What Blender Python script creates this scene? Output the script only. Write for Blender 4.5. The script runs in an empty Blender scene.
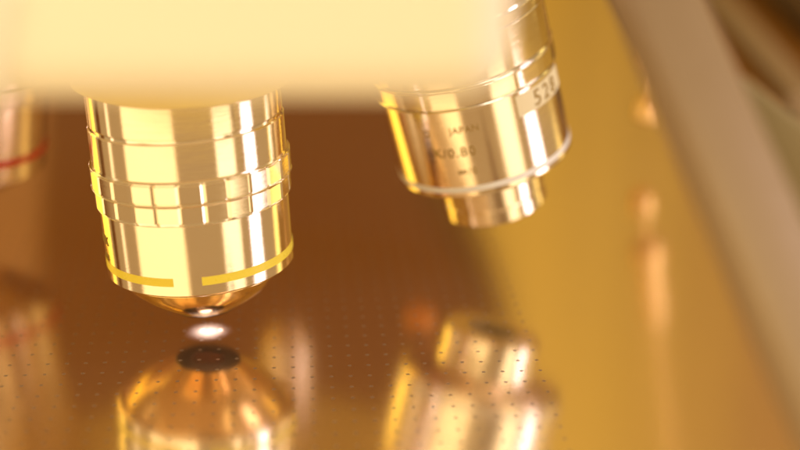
import bpy, bmesh, math, random
from mathutils import Vector, Matrix
random.seed(4)
R = math.radians
SC = bpy.context.scene
COL = SC.collection
SC.unit_settings.scale_length = 0.01          # one unit is one centimetre
SC.unit_settings.length_unit = 'CENTIMETERS'

# ------------------------------------------------------------------ helpers
def link(name, bm, mat, parent=None, sharp=24):
    me = bpy.data.meshes.new(name)
    bm.normal_update()
    bm.to_mesh(me); bm.free()
    for p in me.polygons: p.use_smooth = True
    me.set_sharp_from_angle(angle=R(sharp))
    o = bpy.data.objects.new(name, me); COL.objects.link(o)
    me.materials.append(mat)
    if parent: o.parent = parent
    return o

def empty(name, loc, axis=None):
    o = bpy.data.objects.new(name, None); COL.objects.link(o)
    o.empty_display_size = .3
    o.location = loc
    if axis is not None:
        o.rotation_mode = 'QUATERNION'
        o.rotation_quaternion = Vector((0, 0, 1)).rotation_difference(Vector(axis).normalized())
    return o

def tag(o, label=None, cat=None, group=None, kind=None):
    if label: o['label'] = label
    if cat: o['category'] = cat
    if group: o['group'] = group
    if kind: o['kind'] = kind
    return o

def lathe(profile, seg=160, a0=0.0, a1=360.0, closed=True, bm=None, facet=None):
    """profile: list of (z, r); azimuth 0 faces -Y and grows towards +X."""
    bm = bm or bmesh.new()
    full = abs(a1 - a0) >= 359.9
    n = seg if full else seg + 1
    rings = []
    for z, r in profile:
        ring = []
        for i in range(n):
            a = R(a0 + (a1 - a0) * i / seg)
            ring.append(bm.verts.new((r * math.sin(a), -r * math.cos(a), z)))
        rings.append(ring)
    m = len(rings)
    pairs = [(k, k + 1) for k in range(m - 1)]
    if closed: pairs.append((m - 1, 0))
    for k, l in pairs:
        for i in range(seg):
            j = (i + 1) % n
            bm.faces.new((rings[k][i], rings[k][j], rings[l][j], rings[l][i]))
    if not full and closed:
        bm.faces.new([r[0] for r in rings]); bm.faces.new([r[-1] for r in reversed(rings)])
    bmesh.ops.recalc_face_normals(bm, faces=bm.faces)
    return bm

def rounded_box(x0, x1, y0, y1, z0, z1, rad=.3, seg=5, bm=None):
    bm = bm or bmesh.new()
    r = bmesh.ops.create_cube(bm, size=1)
    bmesh.ops.scale(bm, vec=(x1 - x0, y1 - y0, z1 - z0), verts=r['verts'])
    bmesh.ops.translate(bm, vec=((x0 + x1) / 2, (y0 + y1) / 2, (z0 + z1) / 2), verts=r['verts'])
    if rad > 0:
        es = list({e for v in r['verts'] for e in v.link_edges})
        bmesh.ops.bevel(bm, geom=es, offset=rad, segments=seg, profile=.5, affect='EDGES')
    return bm

def prism(pts, y0, y1, bev=.4, seg=4):
    """outline in the XZ plane, extruded along Y."""
    bm = bmesh.new()
    a = [bm.verts.new((x, y0, z)) for x, z in pts]
    b = [bm.verts.new((x, y1, z)) for x, z in pts]
    bm.faces.new(a); bm.faces.new(list(reversed(b)))
    n = len(pts)
    for i in range(n):
        bm.faces.new((a[i], b[i], b[(i + 1) % n], a[(i + 1) % n]))
    bmesh.ops.recalc_face_normals(bm, faces=bm.faces)
    if bev: bmesh.ops.bevel(bm, geom=list(bm.edges), offset=bev, segments=seg, profile=.5, affect='EDGES')
    return bm

def bar(p0, p1, w, h, bev=.1):
    """a bevelled bar of width w and height h from p0 to p1."""
    p0, p1 = Vector(p0), Vector(p1)
    d = p1 - p0; L = d.length
    bm = rounded_box(-w / 2, w / 2, 0, L, -h / 2, h / 2, bev, 3)
    y = d.normalized(); x = y.cross(Vector((0, 0, 1))).normalized(); z = x.cross(y)
    M = Matrix((x, y, z)).transposed().to_4x4(); M.translation = p0
    bmesh.ops.transform(bm, matrix=M, verts=bm.verts)
    return bm

# ------------------------------------------------------------------ materials
def mat(name, base, metal=0., rough=.4, spec=.5, bump=None, vary=.0, vscale=3., coat=0.):
    m = bpy.data.materials.new(name); m.use_nodes = True
    nt = m.node_tree; N = nt.nodes; Lk = nt.links
    b = N['Principled BSDF']
    b.inputs['Base Color'].default_value = (*base, 1)
    b.inputs['Metallic'].default_value = metal
    b.inputs['Roughness'].default_value = rough
    b.inputs['Specular IOR Level'].default_value = spec
    b.inputs['Coat Weight'].default_value = coat
    tc = N.new('ShaderNodeTexCoord')
    if vary:
        no = N.new('ShaderNodeTexNoise'); no.inputs['Scale'].default_value = vscale
        no.inputs['Detail'].default_value = 6
        Lk.new(tc.outputs['Object'], no.inputs['Vector'])
        mr = N.new('ShaderNodeMapRange')
        mr.inputs[1].default_value = .3; mr.inputs[2].default_value = .7
        mr.inputs[3].default_value = max(0, rough - vary); mr.inputs[4].default_value = rough + vary
        Lk.new(no.outputs['Fac'], mr.inputs[0]); Lk.new(mr.outputs[0], b.inputs['Roughness'])
    if bump:
        no2 = N.new('ShaderNodeTexNoise'); no2.inputs['Scale'].default_value = bump[0]
        Lk.new(tc.outputs['Object'], no2.inputs['Vector'])
        bp = N.new('ShaderNodeBump'); bp.inputs['Strength'].default_value = bump[1]
        bp.inputs['Distance'].default_value = .02
        Lk.new(no2.outputs['Fac'], bp.inputs['Height']); Lk.new(bp.outputs['Normal'], b.inputs['Normal'])
    return m

def turned(m, strength):
    nt = m.node_tree; N = nt.nodes
    tc = N.new('ShaderNodeTexCoord'); mp = N.new('ShaderNodeMapping'); mp.inputs['Scale'].default_value = (.4, .4, 60)
    no = N.new('ShaderNodeTexNoise'); no.inputs['Scale'].default_value = 1.5; no.inputs['Detail'].default_value = 4
    bp = N.new('ShaderNodeBump'); bp.inputs['Strength'].default_value = strength; bp.inputs['Distance'].default_value = .004
    nt.links.new(tc.outputs['Object'], mp.inputs['Vector']); nt.links.new(mp.outputs['Vector'], no.inputs['Vector'])
    nt.links.new(no.outputs['Fac'], bp.inputs['Height']); nt.links.new(bp.outputs['Normal'], N['Principled BSDF'].inputs['Normal'])
CHROME = mat('warm_polished_chrome', (.95, .89, .80), 1., .075, vary=.025, vscale=1.2)
turned(CHROME, .25)
SATIN = mat('satin_chrome', (.80, .66, .52), 1., .24, vary=.03, vscale=2.)
NOSE = mat('brown_bronze_cone', (.88, .70, .40), 1., .15, vary=.03)
BRIGHT = mat('bright_chrome_edge', (.95, .92, .86), 1., .12)
TIPDARK = mat('blackened_lens_mount', (.035, .018, .008), .3, .35, vary=.05)
GLASS = mat('coated_front_lens', (.10, .03, .008), .3, .12, coat=.3)
YELLOW = mat('yellow_enamel', (.98, .86, .10), 0., .3, vary=.05)
WHITE = mat('white_enamel', (.86, .88, .93), 0., .3, vary=.05)
RED = mat('red_enamel', (.75, .05, .02), 0., .35, vary=.05)
INK = mat('engraved_dark_letters', (.34, .22, .05), 0., .6, vary=.05)
LABELM = mat('cream_paper_label', (.80, .74, .52), 0., .55, vary=.05)
CREAM = mat('cream_lacquer', (.95, .925, .84), 0., .5, bump=(60, .04), vary=.06)
CREAM2 = mat('ivory_lacquer', (.97, .96, .90), 0., .45, bump=(60, .04), vary=.06)
TURR = mat('turret_lacquer_bounce_tint', (.92, .76, .24), 0., .4, bump=(60, .04), vary=.06)  # yellow glow bounced up from the wafer is put into this base colour
STANDM = mat('dark_brown_enamel', (.165, .062, .006), 0., .6, spec=.15, bump=(30, .05), vary=.08)
TAN = mat('tan_anodised_metal', (.29, .205, .12), .2, .45, vary=.06)
OLIVE = mat('olive_grey_panel', (.24, .19, .10), .0, .45, vary=.06)
DARKB = mat('dark_brown_plastic', (.045, .016, .006), .0, .5, vary=.06)
BRASS = mat('brushed_brass', (.92, .66, .32), 1., .25, vary=.06)

def wafer_material():
    m = bpy.data.materials.new('patterned_wafer'); m.use_nodes = True
    nt = m.node_tree; N = nt.nodes; Lk = nt.links
    b = N['Principled BSDF']
    tc = N.new('ShaderNodeTexCoord')
    mp = N.new('ShaderNodeMapping'); mp.inputs['Rotation'].default_value = (0, 0, R(-4))
    Lk.new(tc.outputs['Object'], mp.inputs['Vector'])
    sp = N.new('ShaderNodeSeparateXYZ'); Lk.new(mp.outputs['Vector'], sp.inputs[0])
    def mth(op, a, bb=None):
        n = N.new('ShaderNodeMath'); n.operation = op
        for i, v in enumerate((a, bb)):
            if v is None: continue
            if isinstance(v, (int, float)): n.inputs[i].default_value = v
            else: Lk.new(v, n.inputs[i])
        return n.outputs[0]
    def cell(o, pitch):
        return mth('SUBTRACT', mth('FRACT', mth('DIVIDE', o, pitch)), .5)
    u = cell(sp.outputs[0], .31); v = cell(sp.outputs[1], .40)
    uu = mth('MULTIPLY', u, .31); vv = mth('MULTIPLY', v, .40)
    dd = mth('SQRT', mth('ADD', mth('POWER', uu, 2), mth('POWER', vv, 2)))
    dot = N.new('ShaderNodeMapRange'); dot.inputs[1].default_value = .024; dot.inputs[2].default_value = .038
    dot.inputs[3].default_value = 1; dot.inputs[4].default_value = 0
    Lk.new(dd, dot.inputs[0])
    no = N.new('ShaderNodeTexNoise'); no.inputs['Scale'].default_value = .35; no.inputs['Detail'].default_value = 3
    Lk.new(tc.outputs['Object'], no.inputs['Vector'])
    film = N.new('ShaderNodeMix'); film.data_type = 'RGBA'
    film.inputs[6].default_value = (.88, .73, .54, 1); film.inputs[7].default_value = (.84, .70, .56, 1)
    Lk.new(no.outputs['Fac'], film.inputs[0])
    mx = N.new('ShaderNodeMix'); mx.data_type = 'RGBA'
    field = mth('LESS_THAN', sp.outputs[0], 3.2)          # blank margin beyond the patterned field
    Lk.new(mth('MULTIPLY', mth('MULTIPLY', dot.outputs[0], .75), field), mx.inputs[0])
    Lk.new(film.outputs[2], mx.inputs[6]); mx.inputs[7].default_value = (.13, .052, .008, 1)
    Lk.new(mx.outputs[2], b.inputs['Base Color'])
    dm = mth('MULTIPLY', mth('MULTIPLY', dot.outputs[0], .75), field)
    Lk.new(mth('SUBTRACT', .95, mth('MULTIPLY', dm, .95)), b.inputs['Metallic'])
    b.inputs['Roughness'].default_value = .13
    return m
WAFER = wafer_material()

# ------------------------------------------------------------------ camera
cd = bpy.data.cameras.new('camera'); cam = bpy.data.objects.new('camera', cd); COL.objects.link(cam)
CAM = Vector((3.33, -25.4, 11.2))
cam.location = CAM; cam.rotation_euler = (R(70), 0, 0)
cd.sensor_width = 36; cd.lens = 18 / math.tan(R(14)); cd.clip_start = .1; cd.clip_end = 2000
cd.dof.use_dof = True; cd.dof.focus_distance = 26.2
APERTURE = 1.1                                   # diameter in scene units
# f-stop from the aperture's diameter (camera lens length is in millimetres of scene scale)
cd.dof.aperture_fstop = (cd.lens / 1000.0) / APERTURE
cd.dof.aperture_blades = 0
SC.camera = cam

# ------------------------------------------------------------------ wafer (the surface)
def disc(name, c, r, z0, z1, m):
    bm = lathe([(z0, 0.001), (z0, r - .05), (z0 + .03, r), (z1 - .03, r), (z1, r - .05), (z1, .001)], 256, closed=False)
    o = link(name, bm, m); o.location = c
    return o
wafer = disc('wafer_surface', (2, 8, 0), 26, -.12, 0, WAFER); tag(wafer, kind='structure')
bench = disc('bench_surface', (2, 8, -.6), 240, -.3, 0, mat('ochre_bench', (.62, .45, .11), 0., .5, vary=.1, vscale=.3)); tag(bench, kind='structure')

# ------------------------------------------------------------------ objectives
def letters(name, body, size, r, z, az, mtl, parent, spacing=1.0):
    """raised letters bent round a barrel of radius r, centred on azimuth az, baseline z."""
    cu = bpy.data.curves.new(name, 'FONT'); cu.body = body; cu.size = size
    cu.align_x = 'CENTER'; cu.space_character = spacing; cu.resolution_u = 3
    tmp = bpy.data.objects.new(name, cu); COL.objects.link(tmp)
    dg = bpy.context.evaluated_depsgraph_get(); dg.update()
    me = bpy.data.meshes.new_from_object(tmp.evaluated_get(dg))
    bpy.data.objects.remove(tmp); bpy.data.curves.remove(cu)
    bm = bmesh.new(); bm.from_mesh(me); bpy.data.meshes.remove(me)
    bmesh.ops.triangulate(bm, faces=bm.faces)
    g = bmesh.ops.extrude_face_region(bm, geom=list(bm.faces))
    top = {v for v in g['geom'] if isinstance(v, bmesh.types.BMVert)}
    for v in bm.verts:
        rr = r + (.012 if v in top else .001)
        a = R(az) + v.co.x / r
        v.co = Vector((rr * math.sin(a), -rr * math.cos(a), z + v.co.y))
    bmesh.ops.recalc_face_normals(bm, faces=bm.faces)
    return link(name, bm, mtl, parent)

def faceted(z0, z1, r, n, depth, ph=0.):
    """a grip ring whose rim is cut into n flats with narrow grooves between them."""
    bm = bmesh.new(); seg = n * 10
    def rad(i, r0):
        t = ((i / 10 + ph) % 1.0)
        a = (t - .5) * 2 * math.pi / n
        flat = r0 * math.cos(math.pi / n) / math.cos(a)
        flat = .8 * flat + .2 * r0
        return flat - (depth if (t < .05 or t > .95) else 0)
    prof = [(z0, 'in'), (z0, r - .035), (z0 + .035, r), (z1 - .035, r), (z1, r - .035), (z1, 'in')]
    rings = []
    for z, rr in prof:
        ring = []
        for i in range(seg):
            a = 2 * math.pi * i / seg
            q = 1.2 if rr == 'in' else rad(i, rr)
            ring.append(bm.verts.new((q * math.sin(a), -q * math.cos(a), z)))
        rings.append(ring)
    for k in range(len(rings)):
        l = (k + 1) % len(rings)
        for i in range(seg):
            j = (i + 1) % seg
            bm.faces.new((rings[k][i], rings[k][j], rings[l][j], rings[l][i]))
    bmesh.ops.recalc_face_normals(bm, faces=bm.faces)
    return bm

# --- the upright objective with the broken yellow band
ax1 = Vector((-.058, -.0, 1)).normalized()
o1 = empty('microscope_objective', (0, 0, .52), ax1)
tag(o1, 'upright polished chrome objective with a broken yellow band, in sharp focus over the wafer', 'objective', 'objectives on the turret')
link('barrel', lathe([(.74, 1.2), (.74, 1.50), (.765, 1.545), (.79, 1.565), (1.99, 1.575), (1.99, 1.2)]), CHROME, o1)
link('grip_ring', faceted(2.0, 2.335, 1.635, 26, .03), CHROME, o1)
link('grip_ring', faceted(2.345, 2.70, 1.665, 26, .03), CHROME, o1)
link('upper_sleeve', lathe([(2.71, 1.2), (2.71, 1.60), (2.735, 1.615), (3.33, 1.615), (3.355, 1.595), (3.355, 1.55), (3.40, 1.55), (3.40, 1.585), (3.42, 1.6), (4.6, 1.6), (4.6, 1.2)]), CHROME, o1)
for zz, rr in ((2.34, 1.655), (2.705, 1.648), (1.995, 1.605)):
    link('rim', lathe([(zz - .012, rr - .06), (zz - .012, rr), (zz, rr + .012), (zz + .012, rr), (zz + .012, rr - .06)]), BRIGHT, o1)
bm = lathe([(.955, 1.50), (.955, 1.5745), (1.095, 1.5745), (1.095, 1.50)], 150, 8, 351)
link('colour_band', bm, YELLOW, o1)
link('nose_cone', lathe([(.735, .9), (.735, 1.46), (.715, 1.46), (.70, 1.41), (.52, 1.27), (.36, 1.11), (.21, .91), (.09, .71), (.02, .60), (0, .57), (0, .40), (.1, .40), (.4, .8)]), NOSE, o1)
tip = link('lens_mount', lathe([(.01, .3), (-.03, .3), (-.03, .54), (.012, .575), (.10, .62), (.10, .3)]), TIPDARK, o1)
link('front_lens', lathe([(.0, .001), (-.01, .15), (.0, .29), (.06, .295), (.06, .001)], 64, closed=False), GLASS, tip)
letters('engraved_text', '10X', .22, 1.570, 1.42, -68, INK, o1)
letters('engraved_text', '0.30', .15, 1.567, 1.14, -68, INK, o1)

# --- the tilted objective with the white band and engraved lettering
ax2 = Vector((-.24, -.12, 1)).normalized()
def white_objective():
    o = empty('microscope_objective', (5.13, 3, 1.30), ax2)
    tag(o, 'tilted chrome objective with a pale white band, dark engraved lettering and a cream number label', 'objective', 'objectives on the turret')
    link('barrel', lathe([(.98, 1.0), (.98, 1.585), (1.01, 1.60), (2.66, 1.61), (2.66, 1.0)]), CHROME, o)
    link('colour_band', lathe([(1.09, 1.5), (1.09, 1.609), (1.19, 1.609), (1.19, 1.5)]), WHITE, o)
    link('grip_ring', faceted(2.70, 3.06, 1.66, 18, .012, .3), CHROME, o)
    link('upper_sleeve', lathe([(3.10, 1.2), (3.10, 1.62), (3.13, 1.635), (3.86, 1.635), (3.86, 1.6), (3.92, 1.6), (3.92, 1.66), (4.08, 1.66), (4.08, 1.6), (6.2, 1.6), (6.2, 1.2)]), CHROME, o)
    for zz, rr in ((2.68, 1.63), (3.08, 1.645), (3.89, 1.65), (4.09, 1.655)):
        link('rim', lathe([(zz - .016, rr - .08), (zz - .016, rr), (zz, rr + .015), (zz + .016, rr), (zz + .016, rr - .08)]), BRIGHT, o)
    link('nose_cone', lathe([(.975, 1.0), (.975, 1.50), (.94, 1.50), (.72, .97), (.36, .955), (.345, .92), (.30, .92), (.285, .955), (.03, .955), (0, .92), (0, .5), (.2, .5)]), CHROME, o)
    t = link('lens_mount', lathe([(.10, .25), (.02, .26), (.04, .5), (.16, .5), (.16, .25)]), TIPDARK, o)
    link('front_lens', lathe([(.08, .001), (.07, .12), (.08, .255), (.12, .255), (.12, .001)], 64, closed=False), GLASS, t)
    lb = link('number_label', lathe([(2.20, 1.605), (2.20, 1.622), (2.59, 1.622), (2.59, 1.605)], 30, 29, 80), LABELM, o)
    letters('label_digits', '528', .42, 1.622, 2.255, 55, INK, lb, 1.25)
    letters('engraved_text', 'D', .19, 1.606, 2.20, -32, INK, o)
    letters('engraved_text', 'JAPAN', .175, 1.606, 2.235, -7, INK, o, 1.08)
    letters('engraved_text', 'X/0.80', .26, 1.606, 1.79, -17, INK, o, 1.15)
    letters('engraved_text', '\u221e/0', .19, 1.605, 1.43, -11, INK, o, 1.1)
    return o
o2 = white_objective()

# --- the far left objective with the red band
def plain_objective(loc, axis, bandm, label):
    o = empty('microscope_objective', loc, axis)
    tag(o, label, 'objective', 'objectives on the turret')
    link('barrel', lathe([(.60, 1.0), (.60, 1.50), (.64, 1.56), (2.2, 1.57), (2.2, 1.0)], 96), SATIN, o)
    link('colour_band', lathe([(.98, 1.5), (.98, 1.585), (1.11, 1.585), (1.11, 1.5)], 96), bandm, o)
    link('grip_ring', faceted(2.21, 2.6, 1.65, 18, .02), SATIN, o)
    link('upper_sleeve', lathe([(2.62, 1.2), (2.62, 1.6), (5.2, 1.6), (5.2, 1.2)], 96), SATIN, o)
    link('nose_cone', lathe([(.595, .9), (.595, 1.44), (.55, 1.44), (.03, .72), (0, .68), (0, .4), (.2, .4)], 96), SATIN, o)
    link('front_lens', lathe([(.06, .001), (.05, .2), (.07, .42), (.12, .42), (.12, .001)], 48, closed=False), GLASS, o)
    return o
plain_objective((-5.4, 5, .95), (.12, -.05, 1), RED, 'out-of-focus chrome objective with a red band at the far left edge')
rear = plain_objective((.9, 6.6, 2.75), (-.02, -.15, 1), WHITE, 'slim rear objective behind the upright one, a pale mirror image in the wafer')
rear.scale = (.33, .33, .62)
k_ = empty('indicator_knob', (3.75, 6.0, 2.15), (.0, 0, 1))
tag(k_, 'small orange knob on a dark stem, a glowing blurred spot mirrored in the wafer', 'knob')
link('knob_cap', lathe([(0, .001), (0, .2), (.1, .33), (.34, .33), (.42, .2), (.42, .001)], 48, closed=False), mat('orange_knob', (.97, .40, .05), 0., .35, vary=.05), k_)
link('stem', lathe([(.42, .001), (.42, .09), (3.4, .09), (3.4, .001)], 32, closed=False), DARKB, k_)

# ------------------------------------------------------------------ turret and housing
tu = empty('objective_turret', (-.2, 3.6, 5.0))
tag(tu, 'round turret, tinted yellow for light bounced off the wafer, carrying the objectives under the cream housing', 'turret')
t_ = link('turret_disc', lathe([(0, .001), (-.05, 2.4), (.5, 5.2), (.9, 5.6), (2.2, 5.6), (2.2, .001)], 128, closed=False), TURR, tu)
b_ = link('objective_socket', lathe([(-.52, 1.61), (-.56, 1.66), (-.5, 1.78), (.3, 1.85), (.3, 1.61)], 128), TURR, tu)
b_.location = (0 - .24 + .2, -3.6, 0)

ho = empty('nosepiece_housing', (-1.5, -4, 6.6))
tag(ho, 'large blurred cream housing filling the upper left in front of the objectives', 'housing')
def sect(x0, x1, y0, y1, z0, z1, rad, m, name):
    bm = rounded_box(x0, x1, y0, y1, z0, z1, rad, 8)
    o = link(name, bm, m, ho); o.location = -Vector(ho.location)
    return o
sect(-1.9, 4.5, -9.4, 3, 6.62, 12.8, .6, CREAM, 'front_cover')
o = link('side_cover', prism([(-9.5, 6.60), (-.86, 6.60), (-.56, 7.9), (-.66, 12.9), (-9.5, 12.9)], -9.55, 3, .12, 4), CREAM2, ho); o.location = -Vector(ho.location)
# ------------------------------------------------------------------ microscope stand behind (mirrored in the wafer)
pts = [(3.3, .006), (3.4, 2), (3.85, 4), (4.8, 6), (5.95, 8), (6.8, 10), (7.4, 12), (8.0, 16), (8.2, 26),
       (-8.6, 26), (-8.2, 10), (-7.6, 5), (-6.9, .006)]
st = link('microscope_stand', prism(pts, 20, 30, .5, 6), STANDM)
tag(st, 'dark brown microscope stand behind the turret, mirrored as a broad brown shape in the wafer', 'stand')

# ------------------------------------------------------------------ what the polished parts mirror further off
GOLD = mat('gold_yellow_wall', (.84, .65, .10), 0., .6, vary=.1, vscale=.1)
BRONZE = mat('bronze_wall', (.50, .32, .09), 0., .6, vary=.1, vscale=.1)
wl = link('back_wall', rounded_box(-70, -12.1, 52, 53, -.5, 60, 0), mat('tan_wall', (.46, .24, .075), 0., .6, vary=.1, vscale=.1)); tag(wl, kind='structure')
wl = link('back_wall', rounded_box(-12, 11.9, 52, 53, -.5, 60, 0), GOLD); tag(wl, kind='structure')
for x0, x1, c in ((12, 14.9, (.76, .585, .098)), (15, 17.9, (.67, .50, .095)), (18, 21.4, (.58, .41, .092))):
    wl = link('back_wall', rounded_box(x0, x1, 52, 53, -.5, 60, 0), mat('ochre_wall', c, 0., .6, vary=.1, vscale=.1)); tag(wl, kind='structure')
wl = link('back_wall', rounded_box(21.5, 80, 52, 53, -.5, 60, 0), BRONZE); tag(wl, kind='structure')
cw = link('added_reflection_column', rounded_box(-29.5, -26, 8.5, 12.5, .006, 40, 1.2, 6), STANDM); tag(cw, 'unseen dark brown column added left of the wafer to darken reflections in the chrome', 'column')  # added out of view so the tilted barrel's left side reflects brown

# ------------------------------------------------------------------ things on the right
a_ = link('support_arm', bar((6.30, -4.35, 7.65), (8.40, -9.35, 2.67), 1.15, .7, .26), TAN)
tag(a_, 'blurred tan metal arm slanting down the right side in front of the wafer', 'arm')
p_ = link('side_panel', prism([(7.72, 5.98), (9.6, 4.55), (9.6, 2.2), (8.4, 3.0), (7.5, 4.6)], -5.6, -5.2, .1, 2), OLIVE)
tag(p_, 'olive grey panel with a pointed corner at the right edge', 'panel')
r_ = empty('wafer_rail', (13.4, 20, 0))
tag(r_, 'dark rail with a tan edge strip in the far upper right corner', 'rail')
def along(name, x0, x1, z0, z1, m, y0=-7):
    q = link(name, rounded_box(x0 - 13.4, x1 - 13.4, y0, 14, z0, z1, .12, 3), m, r_)
along('inner_rail', 10.9, 12.9, .006, .45, STANDM)
along('edge_strip', 12.95, 13.85, .006, .7, TAN)
along('outer_rail', 13.9, 14.9, .006, .5, STANDM)
along('rail_body', 14.95, 20, .006, 1.0, DARKB, -2)
b = link('hanging_rod', lathe([(0, .001), (0, .2), (.1, .3), (.5, .3), (.6, .06), (1.25, .06), (1.35, .42), (1.7, .42), (1.75, .28), (3.3, .28), (3.4, .05), (11, .05), (11, .001)], 48, closed=False), BRASS)
b.location = (8.95, 10, .85); b.rotation_euler = (0, R(9), 0)
tag(b, 'slim brass rod at the right, seen as a pale vertical streak mirrored in the wafer', 'rod')

# ------------------------------------------------------------------ light
def area(name, az, wdeg, z0, z1, rad, color, dist=45.):
    ld = bpy.data.lights.new(name, 'AREA'); ld.shape = 'RECTANGLE'
    w = 2 * dist * math.tan(R(wdeg) / 2); h = z1 - z0
    ld.size = w; ld.size_y = h
    ld.energy = rad * math.pi * w * h
    ld.color = color
    o = bpy.data.objects.new(name, ld); COL.objects.link(o)
    o.location = (dist * math.sin(R(az)), -dist * math.cos(R(az)), (z0 + z1) / 2)
    d = Vector((0, 0, (z0 + z1) / 2)) - o.location
    o.rotation_euler = d.to_track_quat('-Z', 'Y').to_euler()
    return o
area('lamp_cream_wide', -38, 62, 4, 80, 1.75, (1, .78, .42))
area('lamp_cream', 50, 22, 4, 80, 1.9, (1, .85, .60))
area('lamp_white', 82, 14, 4, 46, 5.2, (1, .86, 1.0))
area('lamp_yellow', 118, 9, 4, 40, 1.8, (1, .75, .2))
area('lamp_amber', -133, 22, 3, 40, 2.6, (1, .68, .08))
hi = area('fill_overhead', -8, 70, 60, 100, 2.5, (1, .90, .72), 50.)  # added fill high behind the camera, brightens the cream housing
hi.rotation_euler = (Vector((0, -8, 8)) - hi.location).to_track_quat('-Z', 'Y').to_euler()
area('lamp_thin', -92, 5, 4, 40, 1.5, (1, .8, .5))
sl = bpy.data.lights.new('lamp_objective', 'SPOT'); sl.energy = 650; sl.color = (1, .82, .86)
sl.spot_size = R(84); sl.spot_blend = 1; sl.shadow_soft_size = .15
so = bpy.data.objects.new('lamp_objective', sl); COL.objects.link(so)
so.location = (0.02, 0, .485); so.rotation_euler = (0, 0, 0)

w = bpy.data.worlds.new('World'); SC.world = w; w.use_nodes = True
bg = w.node_tree.nodes['Background']
bg.inputs[0].default_value = (.55, .36, .155, 1); bg.inputs[1].default_value = 1.0

SC.view_settings.view_transform = 'Standard'; SC.view_settings.look = 'None'
SC.view_settings.exposure = 0; SC.view_settings.gamma = 1
SC.render.engine = 'CYCLES'
SC.cycles.use_denoising = True
SC.cycles.max_bounces = 10; SC.cycles.glossy_bounces = 8
SC.cycles.sample_clamp_indirect = 8
